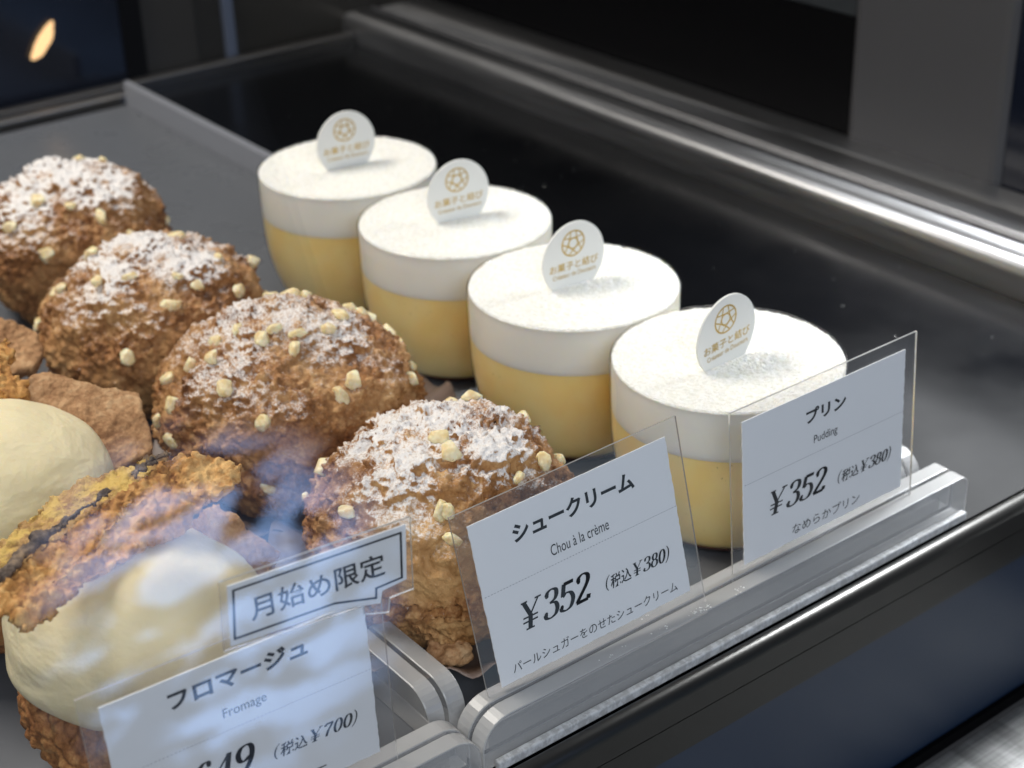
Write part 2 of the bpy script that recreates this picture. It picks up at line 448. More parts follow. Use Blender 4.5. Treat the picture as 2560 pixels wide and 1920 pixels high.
# right-hand rails running away from the viewer
def extrude_y(name, prof, y0, y1, mat, parent):
    bm = bmesh.new()
    a = [bm.verts.new((x, y0, z)) for x, z in prof]; b = [bm.verts.new((x, y1, z)) for x, z in prof]
    n = len(prof)
    for i in range(n): bm.faces.new((a[i], b[i], b[(i + 1) % n], a[(i + 1) % n]))
    bm.faces.new(a); bm.faces.new(b[::-1])
    bmesh.ops.recalc_face_normals(bm, faces=bm.faces[:])
    return meshobj(name, bm, mat, parent)
sr = extrude_y('side_rail', [(0.1908, -0.006), (0.1908, 0.0080), (0.1912, 0.0100), (0.1920, 0.0115), (0.1932, 0.0124), (0.1950, 0.0128), (0.2060, 0.0128), (0.2060, -0.006)], -0.3, 0.70, M_STEEL, case)
for i, p_ in enumerate(sr.data.polygons): p_.use_smooth = 1 <= i <= 4
box('rail_gap', (0.2064, -0.3, -0.006), (0.2096, 0.70, 0.0085), M_BLACK, case)
extrude_y('guide_rail', [(0.2100, -0.006), (0.2100, 0.0125), (0.2105, 0.0132), (0.2128, 0.0132), (0.2133, 0.0125), (0.2133, -0.006)], -0.3, 0.70, steel_mat('dull_guide_steel', (0.22, 0.22, 0.23), 0.45, (900, 14, 900)), case)
box('guide_gap', (0.2136, -0.3, -0.006), (0.2156, 0.70, 0.0090), M_BLACK, case)
box('outer_rail', (0.2160, -0.3, -0.006), (0.2520, 0.70, 0.0118), M_STEEL, case, 0.0008)
# right-hand wall beyond the rails; its blurred reflections are built as solid boards
box('reflected_panel', (0.2524, 0.1790, -0.006), (0.262, 1.10, 0.066), M_BLACK, case)
box('reflected_post', (0.2500, 0.0940, -0.006), (0.262, 0.1800, 0.097), M_REFLPOST, case, 0.0055)
box('side_door', (0.2534, -0.30, -0.006), (0.262, 0.0950, 0.094), M_NAVY, case)
box('upper_band', (0.2530, 0.1790, 0.0664), (0.262, 1.10, 0.14), M_BAND, case)
# back
box('back_rail', (-0.9, 0.4880, -0.002), (0.0460, 0.4990, 0.0035), steel_mat('back_rail_steel', (0.35, 0.33, 0.31), 0.35, (10, 900, 900)), case, 0.0008)
box('rear_rail', (-0.9, 0.5000, -0.006), (0.1900, 0.5080, 0.0045), steel_mat('rear_rail_steel', (0.16, 0.155, 0.15), 0.4, (10, 900, 900)), case, 0.0008)
box('back_panel', (-0.9, 0.5120, -0.006), (0.0530, 0.520, 0.16), M_NAVY, case)
box('back_post', (0.0534, 0.5090, -0.006), (0.0640, 0.520, 0.16), M_BLACK, case)
box('back_board', (0.0644, 0.5120, -0.006), (0.0960, 0.520, 0.16), M_BROWNGREY, case)
box('back_board', (0.0964, 0.5130, -0.006), (0.1130, 0.520, 0.16), prin('dark_brown_board', (0.022, 0.020, 0.017), 0.35)[0], case)
box('back_edge', (0.1134, 0.5100, -0.006), (0.1190, 0.520, 0.16), M_PALEBLUE, case)
box('back_board', (0.1194, 0.5130, -0.006), (0.2520, 0.520, 0.16), prin('shadow_brown_board', (0.028, 0.026, 0.023), 0.3)[0], case)
# warm reflection, built as a glowing shape set on the back panel
lm, lnt, lo_ = newmat('amber_glint')
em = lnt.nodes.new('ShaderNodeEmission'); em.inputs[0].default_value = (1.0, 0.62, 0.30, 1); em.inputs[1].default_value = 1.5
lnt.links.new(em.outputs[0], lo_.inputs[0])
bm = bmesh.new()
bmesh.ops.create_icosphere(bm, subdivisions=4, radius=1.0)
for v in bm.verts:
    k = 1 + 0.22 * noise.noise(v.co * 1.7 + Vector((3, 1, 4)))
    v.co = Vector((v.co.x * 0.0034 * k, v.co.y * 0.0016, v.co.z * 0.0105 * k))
glint = meshobj('wall_glint', bm, lm, None, True)
glint.location = (0.0085, 0.5095, 0.0335); glint.rotation_euler = (0, R(38), 0)
tag(glint, 'small slanting amber reflection, built as a glowing shape on the dark navy back panel', 'glint')

# grey tray with raised right lip
tray = thing('serving_tray', 'grey acrylic tray with a raised frosted lip under the pastries and puddings', 'tray', (0, 0, 0))
bm = bmesh.new(); add_box(bm, (-0.60, -0.0325, -0.0018), (0.0362, 0.482, 0.0))
bmesh.ops.bevel(bm, geom=bm.edges[:], offset=0.0005, segments=2, affect='EDGES')
meshobj('tray_base', bm, M_TRAY, tray)
bm = bmesh.new(); add_box(bm, (0.0365, -0.0325, -0.0018), (0.0400, 0.482, 0.0128))
bmesh.ops.bevel(bm, geom=bm.edges[:], offset=0.0009, segments=3, affect='EDGES')
meshobj('lip', bm, M_LIP, tray)

# front glass leaning over the left of the case
PT = R(27)
bm = bmesh.new()
gy0, gz0 = -0.118, -0.05
gt = Vector((0, math.sin(PT), math.cos(PT))); gn = Vector((0, -math.cos(PT), math.sin(PT)))
def gp(x, l, o): return Vector((x, gy0, gz0)) + gt * l + gn * o
vs = [bm.verts.new(gp(x, l, o)) for o in (0, 0.004) for x, l in ((-0.70, 0), (-0.148, 0), (-0.148, 0.36), (-0.70, 0.36))]
for q in ((0, 1, 2, 3), (7, 6, 5, 4), (0, 4, 5, 1), (1, 5, 6, 2), (2, 6, 7, 3), (3, 7, 4, 0)): bm.faces.new([vs[i] for i in q])
bmesh.ops.recalc_face_normals(bm, faces=bm.faces[:])
gpo = meshobj('glass_pane', bm, [M_GLASS, M_GLASS_EDGE])
for p_ in gpo.data.polygons:
    if abs(p_.normal.dot(gn)) < 0.5: p_.material_index = 1
tag(gpo, 'tilted clear front glass at the left reflecting blue sky and leaves', 'glass pane')

# ------------------------------------------------------------------ puddings
PUD = [(0.0, 0.0), (-0.0014, 0.0679), (0.0017, 0.1362), (0.0022, 0.2062)]
OUT = [(0.0235, 0.0), (0.0246, 0.0006), (0.0258, 0.0018), (0.0270, 0.0034), (0.0283, 0.0056), (0.0295, 0.0082), (0.0306, 0.0112), (0.0317, 0.0150), (0.0325, 0.0186), (0.0332, 0.0230), (0.0336, 0.0275), (0.0339, 0.0330), (0.03405, 0.0400), (0.0341, 0.0460), (0.0340, 0.0515)]
def rad(z):
    for (r0, z0), (r1, z1) in zip(OUT, OUT[1:]):
        if z <= z1: return r0 + (r1 - r0) * (z - z0) / (z1 - z0)
    return OUT[-1][0]
def fill_prof(z0, z1, inset, n=14):
    zs = [z0 + (z1 - z0) * i / n for i in range(n + 1)]
    return [(0, z0)] + [(rad(z) - inset, z) for z in zs] + [(0, z1)]
def make_pudding():
    t = thing('pudding_cup', '', 'pudding')
    shell = [(0, 0.0), ] + OUT + [(0.0337, 0.0520), (0.0333, 0.0515)]
    lathe('clear_cup', shell, M_CUP, t)
    lathe('caramel', fill_prof(0.0004, 0.0032, 0.0006, 4), M_CARAMEL, t)
    cu = lathe('custard', fill_prof(0.0030, 0.0360, 0.0006, 20)[:-1], M_CUSTARD, t)
    lathe('cream_layer', fill_prof(0.0360, 0.0508, 0.0006, 10)[1:-1], M_CREAM, t)
    # dusted top: fine grid disc with a rough skin
    bm = bmesh.new(); rings = [[bm.verts.new((0, 0, 0.0516))]]
    for k in range(1, 111):
        r = 0.03345 * k / 110; seg = 300
        ring = []
        for i in range(seg):
            a = 2 * math.pi * i / seg
            x, y = r * math.cos(a), r * math.sin(a)
            z = 0.05145 + 0.00030 * noise.noise(Vector((x, y, 0)) * 420) + 0.00026 * noise.noise(Vector((x, y, 7)) * 1000) + 0.00022 * noise.noise(Vector((x, y, 3)) * 2100)
            if k == 110: z -= 0.0004
            ring.append(bm.verts.new((x, y, z)))
        rings.append(ring)
    rings.append([bm.verts.new((v.co.x, v.co.y, 0.0508)) for v in rings[-1]])
    for i in range(300): bm.faces.new((rings[0][0], rings[1][i], rings[1][(i + 1) % 300]))
    for a, b in zip(rings[1:], rings[2:]):
        for i in range(300): bm.faces.new((a[i], b[i], b[(i + 1) % 300], a[(i + 1) % 300]))
    meshobj('powdered_top', bm, M_CREAMTOP, t, True)
    return t
def copy_tree(o, parent=None):
    c = o.copy(); COL.objects.link(c)
    if parent: c.parent = parent
    for ch in list(o.children): copy_tree(ch, c)
    return c
PLAB = ['front pudding in a clear cup, partly covered by its own price card',
        'second pudding from the front, beside the right of the dark cream puff',
        'third pudding from the front, just behind two others in the row',
        'rearmost pudding of the row, whole left side in view beside the grey tray']
pud0 = make_pudding()
for i, (x, y) in enumerate(PUD):
    o = pud0 if i == 0 else copy_tree(pud0)
    o.location = (x, y, 0.0001); o.rotation_euler = (0, 0, i * 1.9)
    o['label'] = PLAB[i]; o['group'] = 'puddings in a row'

# ------------------------------------------------------------------ lettering
def text_mesh(s, off=0.0):
    c = bpy.data.curves.new('lettering', 'FONT'); c.body = s; c.size = 1.0; c.offset = off; c.resolution_u = 6
    o = bpy.data.objects.new('lettering', c); COL.objects.link(o)
    bpy.context.view_layer.update()
    dg = bpy.context.evaluated_depsgraph_get()
    me = bpy.data.meshes.new_from_object(o.evaluated_get(dg))
    bpy.data.objects.remove(o); bpy.data.curves.remove(c)
    return me
def text_obj(name, s, x0, x1, y0, y1, z, mat, parent, off=0.0, shear=0.0):
    """lettering fitted to a box x0..x1, y0..y1 (metres, card plane) standing z off the card"""
    me = text_mesh(s, off)
    xs = [v.co.x for v in me.vertices]; ys = [v.co.y for v in me.vertices]
    a, b, c, d = min(xs), max(xs), min(ys), max(ys)
    sx = (x1 - x0) / (b - a); sy = (y1 - y0) / (d - c)
    for v in me.vertices:
        yy = (v.co.y - c) * sy
        v.co = (x0 + (v.co.x - a) * sx + shear * yy, y0 + yy, z)
    me.materials.clear(); me.materials.append(mat); me.name = name
    return link(bpy.data.objects.new(name, me), parent)

def crom(pts, n=7):
    if len(pts) < 3: return [Vector(p) for p in pts]
    P = [Vector(p) for p in pts]; P = [P[0] * 2 - P[1]] + P + [P[-1] * 2 - P[-2]]
    out = []
    for i in range(1, len(P) - 2):
        for k in range(n):
            t = k / n
            out.append(0.5 * ((2 * P[i]) + (-P[i - 1] + P[i + 1]) * t + (2 * P[i - 1] - 5 * P[i] + 4 * P[i + 1] - P[i + 2]) * t * t + (-P[i - 1] + 3 * P[i] - 3 * P[i + 1] + P[i + 2]) * t ** 3))
    out.append(P[-2]); return out
def ell(cx, cy, rx, ry, n=28):
    return [(cx + rx * math.cos(2 * math.pi * i / n), cy + ry * math.sin(2 * math.pi * i / n)) for i in range(n + 1)]
TH, TN = 0.150, 0.050
# each glyph: (advance, strokes, dots, bars); strokes get a pen that is thick on uprights
G = {
 '3': (0.56, [[(.07, .80), (.12, .93), (.25, .99), (.39, .93), (.43, .77), (.37, .62), (.2, .535)], [(.2, .535), (.39, .48), (.47, .29), (.41, .09), (.24, .01), (.09, .06), (.05, .2)]], [(.09, .80), (.075, .2)], []),
 '5': (0.56, [[(.13, .95), (.10, .52)], [(.10, .52), (.22, .61), (.37, .57), (.46, .41), (.46, .25), (.38, .07), (.22, .01), (.08, .06), (.05, .18)]], [(.075, .18)], [((.12, .94), (.46, .94), .11)]),
 '2': (0.56, [[(.08, .78), (.11, .91), (.25, .99), (.40, .92), (.44, .75), (.36, .54), (.2, .29), (.05, .05)], [(.455, .05), (.48, .2)]], [(.10, .77)], [((.04, .05), (.46, .05), .10)]),
 '8': (0.56, [ell(.26, .76, .155, .225), ell(.26, .27, .20, .26)], [], []),
 '0': (0.56, [ell(.26, .5, .19, .485)], [], []),
 '7': (0.56, [[(.46, .93), (.36, .66), (.25, .38), (.2, .0)], [(.06, .92), (.05, .78)]], [], [((.05, .94), (.47, .94), .11)]),
 '6': (0.56, [[(.41, .86), (.33, .98), (.2, .93), (.09, .66), (.06, .4), (.08, .18), (.16, .04), (.27, .01), (.40, .09), (.45, .29), (.39, .50), (.27, .58), (.12, .46)]], [(.40, .85)], []),
 '9': (0.56, [[(.10, .14), (.18, .02), (.31, .07), (.42, .34), (.45, .6), (.43, .82), (.35, .96), (.24, .99), (.11, .91), (.06, .71), (.12, .50), (.24, .42), (.39, .54)]], [(.11, .15)], []),
 '4': (0.58, [[(.36, .98), (.03, .28)], [(.37, .98), (.37, .0)]], [], [((.02, .28), (.52, .28), .05), ((.25, .02), (.49, .02), .045)]),
 'Y': (0.82, [[(.10, .97), (.34, .48)], [(.60, .97), (.34, .48)], [(.345, .5), (.345, .0)]], [], [((.0, .975), (.22, .975), .05), ((.48, .975), (.70, .975), .05), ((.20, .02), (.49, .02), .05), ((.09, .43), (.60, .43), .05), ((.09, .27), (.60, .27), .05)]),
 '(': (0.30, [[(.26, 1.1), (.13, .85), (.08, .48), (.13, .12), (.26, -.14)]], [], []),
 ')': (0.30, [[(.02, 1.1), (.15, .85), (.20, .48), (.15, .12), (.02, -.14)]], [], []),
}
def glyph_obj(name, s, x0, x1, y0, y1, z, mat, parent, shear=0.22, slim=1.0):
    bm = bmesh.new(); k = [0]
    total = sum(G[c][0] for c in s); x = 0.0; H = y1 - y0; sc = (x1 - x0 - shear * H) / total
    def put(p): return bm.verts.new((x0 + p.x * sc + shear * p.y * H, y0 + p.y * H, z + k[0] * 4e-6))
    for c in s:
        adv, strokes, dots, bars = G[c]
        asp = H / sc
        for st in strokes:
            pts = crom(st); prev = None; k[0] += 1
            for i, q in enumerate(pts):
                d = (pts[min(i + 1, len(pts) - 1)] - pts[max(i - 1, 0)])
                d = Vector((d.x, d.y * asp)).normalized()
                w = (TN + (TH - TN) * abs(d.y) ** 1.6) * 0.5 * slim
                if c == 'Y' and st[0][0] > .5: w = TN * 0.55
                if c in '()': w = (0.02 + 0.05 * abs(d.y) ** 4) * 0.6
                if c == '4' and st[0][0] < .365: w = TN * 0.6
                nrm = Vector((-d.y, d.x / asp)) * w
                a = put(q + nrm + Vector((x, 0))); b = put(q - nrm + Vector((x, 0)))
                if prev: bm.faces.new((prev[0], prev[1], b, a))
                prev = (a, b)
        for (dx, dy) in dots:
            k[0] += 1
            bm.faces.new([put(Vector((x + dx + .062 * math.cos(t * .524), dy + .062 / asp * math.sin(t * .524)))) for t in range(12)])
        for (p, q, w) in bars:
            k[0] += 1
            ww = w * .5 / asp * 1.0
            bm.faces.new([put(Vector((x + p[0], p[1] - ww))), put(Vector((x + q[0], q[1] - ww))), put(Vector((x + q[0], q[1] + ww))), put(Vector((x + p[0], p[1] + ww)))])
        x += adv
    for f in bm.faces:
        f.normal_update()
        if f.normal.z < 0: f.normal_flip()
    return meshobj(name, bm, mat, parent)

def frame_rot(yaw, lean, roll):
    """matrix taking card x, card y (up), card z (towards the viewer) to the world"""
    cy, sy = math.cos(yaw), math.sin(yaw)
    u = Vector((cy, sy, 0)); n = Vector((-sy, cy, 0)); v = Vector((0, 0, 1)) * math.cos(lean) + n * math.sin(lean)
    cr, sr = math.cos(roll), math.sin(roll)
    U = u * cr + v * sr; V = -u * sr + v * cr; Z = U.cross(V)
    return Matrix(((U.x, V.x, Z.x), (U.y, V.y, Z.y), (U.z, V.z, Z.z))).to_4x4()

# ------------------------------------------------------------------ picks in the puddings
def rib(bm, pts, w, z, closed=False):
    prev = None
    n = len(pts)
    for i, q in enumerate(pts):
        d = (pts[(i + 1) % n if closed else min(i + 1, n - 1)] - pts[(i - 1) % n if closed else max(i - 1, 0)]).normalized()
        nr = Vector((-d.y, d.x)) * w * 0.5
        a = bm.verts.new((q.x + nr.x, q.y + nr.y, z)); b = bm.verts.new((q.x - nr.x, q.y - nr.y, z))
        if prev: bm.faces.new((prev[0], prev[1], b, a))
        else: first = (a, b)
        prev = (a, b)
    if closed: bm.faces.new((prev[0], prev[1], first[1], first[0]))
def make_pick():
    t = thing('cake_pick', '', 'cake pick')
    pts = []
    for i in range(72):
        a = 2 * math.pi * i / 72
        x, y = 0.0118 * math.cos(a), 0.0127 * math.sin(a)
        pts.append((x * (1 - 0.05 * max(0, -math.sin(a))), y + 0.0090))
    pts = [p for p in pts if p[1] > -0.0022]
    prism('tag_card', pts, -0.0003, 0.0003, M_TAG, t)
    bm = bmesh.new(); z = 0.00036; cx, cy, r = -0.0004, 0.0146, 0.0042
    rib(bm, [Vector((cx + r * math.cos(i * 2 * math.pi / 48), cy + r * math.sin(i * 2 * math.pi / 48))) for i in range(48)], 0.0005, z, True)
    rib(bm, [Vector((cx + r * .40 * math.cos(i * 2 * math.pi / 32), cy + r * .40 * math.sin(i * 2 * math.pi / 32))) for i in range(32)], 0.00032, z + 1e-5, True)
    for k in range(5):
        a0 = math.pi / 2 + k * 2 * math.pi / 5
        p0 = Vector((math.cos(a0 - 1.02), math.sin(a0 - 1.02))); p2 = Vector((math.cos(a0 + 1.02), math.sin(a0 + 1.02))); p1 = Vector((math.cos(a0), math.sin(a0))) * 0.34
        q = [((1 - t_) ** 2 * p0 + 2 * t_ * (1 - t_) * p1 + t_ * t_ * p2) * r + Vector((cx, cy)) for t_ in [j / 16 for j in range(17)]]
        rib(bm, q, 0.00038, z + 2e-5 + k * 1e-5)
    bmesh.ops.recalc_face_normals(bm, faces=bm.faces[:])
    for f in bm.faces:
        if f.normal.z < 0: f.normal_flip()
    meshobj('emblem', bm, M_GOLD, t)
    text_obj('lettering', 'お菓子と結び', -0.0092, 0.0094, 0.0058, 0.0087, z, M_GOLD, t, 0.012)
    text_obj('lettering', 'Créateur de Douceurs', -0.0080, 0.0086, 0.0034, 0.0050, z, M_GOLD, t, 0.008)
    return t
KLAB = ['round gold printed pick in the frontmost pudding, the one turned most edge on',
        'round gold printed pick standing in the second pudding from the front',
        'round gold printed pick standing in the third pudding from the front',
        'round gold printed pick standing in the rearmost pudding, blurred by distance']
pick0 = make_pick()
PK = [(-0.0025, -0.0018, 0.05, 0.10), (-0.0018, 0.0678, -0.06, 0.0), (0.0036, 0.1364, -0.15, 0.02), (0.0022, 0.2063, -0.15, 0.0)]
for i, (x, y, yaw, roll) in enumerate(PK):
    o = pick0 if i == 0 else copy_tree(pick0)
    o.matrix_world = Matrix.Translation((x, y, 0.0515)) @ frame_rot(yaw, -0.04, roll)
    o['label'] = KLAB[i]; o['group'] = 'picks standing in the puddings'

# ------------------------------------------------------------------ price cards
CW, CH = 0.0597, 0.0445
def rough_rect(w, h, amp, seed):
    rnd = random.Random(seed); pts = []
    def edge(a, b, am):
        n = 40
        for i in range(n):
            t = i / n; p = Vector(a).lerp(Vector(b), t)
            d = (Vector(b) - Vector(a)).normalized(); q = p + Vector((-d.y, d.x)) * rnd.uniform(-am, am)
            pts.append((q.x, q.y))
    edge((0, 0), (w, 0), amp); edge((w, 0), (w, h), amp); edge((w, h), (0, h), amp * 0.2); edge((0, h), (0, 0), amp)
    return pts
def make_card(label, pose, title, tw, sub, sx, price, tax, desc, dx, seed, m=0.0042, low=0.0085):
    x, y, z, yaw, lean, roll = pose
    t = thing('price_card', label, 'price card', group='price cards along the front')
    t.matrix_world = Matrix.Translation((x, y, z)) @ frame_rot(yaw, lean, roll) @ Matrix.Translation((-CW / 2, 0, 0))
    prism('paper', rough_rect(CW, CH, 0.00012, seed), -0.00015, 0.00015, M_PAPER, t)
    # clear sleeve, front and back film closed at the rim
    s = bmesh.new()
    X0, X1, Y0, Y1, zz = -m, CW + m, -low, CH + m, 0.00030
    f = add_box(s, (X0, Y0, -zz), (X1, Y1, zz))
    for i in (0, 1): f[i].material_index = 0
    for i in (2, 3, 4, 5): f[i].material_index = 1
    meshobj('clear_sleeve', s, [M_SLEEVE, M_SLEEVE_EDGE], t)
    e = 0.00024
    text_obj('title', title, tw[0], tw[1], tw[2], tw[3], e, M_INK, t, 0.034)
    text_obj('subtitle', sub, sx[0], sx[1], sx[2], sx[3], e, M_INK, t, 0.0)
    # dotted rule
    d = bmesh.new()
    for i in range(66):
        cx = 0.0006 + i * 0.0009
        add_box(d, (cx, 0.02495, e - 2e-5), (cx + 0.00042, 0.02511, e))
    meshobj('dotted_rule', d, M_INKLIGHT, t)
    glyph_obj('price', price, price_x(price)[0], price_x(price)[1], 0.0117, 0.0192, e, M_INK, t)
    # (tax incl. price)
    glyph_obj('tax_price', '(', 0.0340, 0.0362, 0.0118, 0.0151, e, M_INK, t, 0.25)
    text_obj('tax_price', '税込', 0.0358, 0.0424, 0.0113, 0.0151, e, M_INK, t, 0.012, 0.16)
    glyph_obj('tax_price', tax, 0.0427, 0.0557, 0.0116, 0.0152, e, M_INK, t, 0.25)
    text_obj('description', desc, dx[0], dx[1], dx[2], dx[3], e, M_INK, t, 0.0, 0.04)
    return t
def price_x(s): return (0.0081, 0.0312)
pud_card = make_card('pudding price card, rightmost, in front of the front pudding cup', (-0.0006, -0.0408, 0.0150, R(-3.04), R(1.54), R(2.67)),
          'プリン', (0.0225, 0.0372, 0.0350, 0.0394), 'Pudding', (0.0254, 0.0341, 0.0274, 0.0306), 'Y352', 'Y380)', 'なめらかプリン', (0.0175, 0.0430, 0.0020, 0.0052), 3)
chou_card = make_card('cream puff price card in the middle, bluish, leaning back before the front cream puff', (-0.0828, -0.0404, 0.0150, R(-4.03), R(10.6), R(3.83)),
          'シュークリーム', (0.0114, 0.0482, 0.0350, 0.0400), 'Chou à la crème', (0.0209, 0.0386, 0.0274, 0.0304), 'Y352', 'Y380)', 'パールシュガーをのせたシュークリーム', (0.0040, 0.0558, 0.0021, 0.0048), 5)
fro_card = make_card('cheese cream pastry price card at bottom left, under a speech bubble notice', (-0.1805, -0.0400, 0.0155, R(-5.59), R(-2.5), R(2.48)),
          'フロマージュ', (0.0139, 0.0455, 0.0362, 0.0412), 'Fromage', (0.0248, 0.0348, 0.0279, 0.0312), 'Y649', 'Y700)', 'ー', (0.0428, 0.0462, 0.0032, 0.0036), 8)

# speech-bubble notice clipped to the top of the left card
nt_ = thing('notice_label', 'small speech bubble notice with black border fixed above the bottom left price card', 'notice')
nt_.matrix_world = fro_card.matrix_world.copy()
BUB = [(0.0300, 0.0622), (0.0710, 0.0603), (0.0700, 0.0460), (0.0640, 0.0455), (0.0632, 0.0425), (0.0540, 0.0452), (0.0287, 0.0472)]
SLV = [(0.0284, 0.0640), (0.0722, 0.0618), (0.0714, 0.0427), (0.0656, 0.0428), (0.0650, 0.0391), (0.0592, 0.0412), (0.0592, 0.0436), (0.0271, 0.0466)]
BOX = [(0.0311, 0.0607), (0.0696, 0.0587), (0.0689, 0.0470), (0.0626, 0.0469), (0.0623, 0.0444), (0.0526, 0.0474), (0.0298, 0.0487)]
prism('paper', BUB, 0.00075, 0.00105, M_PAPER, nt_)
sv = prism('clear_sleeve', SLV, 0.00065, 0.00125, [M_SLEEVE, M_SLEEVE_EDGE], nt_)
for p_ in sv.data.polygons:
    p_.material_index = 0 if abs(p_.normal.z) > 0.5 else 1
bm = bmesh.new(); B_ = [Vector(p) for p in BOX]; nb = len(B_)
for i in range(nb):
    a, b = B_[i], B_[(i + 1) % nb]; d = (b - a).normalized(); nr = Vector((-d.y, d.x)) * 0.00028; e0 = a - d * 0.00028; e1 = b + d * 0.00028
    f = bm.faces.new([bm.verts.new((q.x, q.y, 0.00108 + i * 5e-6)) for q in (e0 + nr, e0 - nr, e1 - nr, e1 + nr)])
    f.normal_update()
    if f.normal.z < 0: f.normal_flip()
meshobj('border', bm, M_INK, nt_)
tl = text_obj('lettering', '月始め限定', 0.0340, 0.0652, 0.0, 0.0062, 0.0011, M_INK, nt_, 0.014)
for v in tl.data.vertices: v.co.y += 0.0512 - (v.co.x - 0.034) * 0.055

# ------------------------------------------------------------------ acrylic card holders
def holder(name, label, L, loc, rot, r_l=0.006, r_r=0.006, base=True):
    """clear block 11 mm wide lying along local X; a slot runs over its top and down both ends"""
    t = thing(name, label, 'card holder', loc, (0, 0, rot), 'clear acrylic card holders')
    Hh = 0.0140
    def prof(L, h, rl, rr, z0=0.0):
        p = [(0, z0)]
        for i in range(9):
            a = math.pi - i / 8 * math.pi / 2
            p.append((rl + rl * math.cos(a), h - rl + rl * math.sin(a)))
        for i in range(9):
            a = math.pi / 2 - i / 8 * math.pi / 2
            p.append((L - rr + rr * math.cos(a), h - rr + rr * math.sin(a)))
        p.append((L, z0)); return p
    def plate(nm, y0, y1):
        bm = bmesh.new(); P = prof(L, Hh, r_l, r_r)
        a = [bm.verts.new((x, y0, z)) for x, z in P]; b = [bm.verts.new((x, y1, z)) for x, z in P]; n = len(P)
        bm.faces.new(a); bm.faces.new(b[::-1])
        for i in range(n): bm.faces.new((a[i], a[(i + 1) % n], b[(i + 1) % n], b[i])).material_index = 1
        bmesh.ops.recalc_face_normals(bm, faces=bm.faces[:])
        o = meshobj(nm, bm, [M_ACR, M_ACREDGE], t)
        bv = o.modifiers.new('soft', 'BEVEL'); bv.width = 0.0003; bv.segments = 2; bv.limit_method = 'ANGLE'; bv.angle_limit = R(40); bv.material = 1
        return o
    plate('front_plate', -0.0056, -0.0006); plate('rear_plate', 0.0006, 0.0054)
    box('slot_core', (0.006, -0.00055, 0.0003), (L - 0.006, 0.00055, 0.0060), M_SLOT, t)
    if base: box('foot_strip', (0.003, -0.0080, 0.0), (L - 0.002, -0.0058, 0.0028), M_GLUE, t, 0.0005)
    return t
holder('card_holder', 'long clear acrylic holder carrying the two right price cards', 0.1800, (-0.1245, -0.0410, -0.0019), 0, 0.0085, 0.0035)
holder('card_holder', 'clear acrylic holder carrying the bottom left price card', 0.150, (-0.2760, -0.0425, -0.0019), 0, 0.006, 0.0075)
holder('card_holder', 'empty acrylic holder lying crosswise behind the bottom left price card', 0.036, (-0.1247, -0.0322, 0.0001), R(90), 0.008, 0.003, False)
holder('card_holder', 'empty acrylic holder peeping out behind the right edge of the pudding card', 0.050, (0.0485, -0.0300, -0.0019), R(90), 0.008, 0.003, False)

# ------------------------------------------------------------------ cream puffs
nib_meshes = []
for s in range(5):
    bm = bmesh.new(); bmesh.ops.create_icosphere(bm, subdivisions=3, radius=1.0)
    sc = [(1, .78, .62), (1, .9, .7), (1.15, .7, .6), (.95, .95, .75), (1.1, .6, .65)][s]
    for v in bm.verts:
        k = 1 + 0.36 * noise.noise(v.co * 1.3 + Vector((s * 7, 2, 5))) + 0.15 * noise.noise(v.co * 3.1 + Vector((s, 9, 1)))
        q = v.co * k
        for j in range(9):
            pn = Vector((noise.noise(Vector((j * 3.1, s * 5.7, .5))), noise.noise(Vector((j * 2.3, s * 4.1, 7.5))), noise.noise(Vector((j * 1.7, s * 6.3, 3.5))))).normalized()
            over = q.dot(pn) - 0.66
            if over > 0: q = q - pn * over * 0.9
        v.co = Vector((q.x * sc[0], q.y * sc[1], q.z * sc[2])) * 0.0031
    me = bpy.data.meshes.new('sugar_nib'); bm.to_mesh(me); bm.free(); me.materials.append(M_NIB)
    for p_ in me.polygons: p_.use_smooth = True
    nib_meshes.append(me)

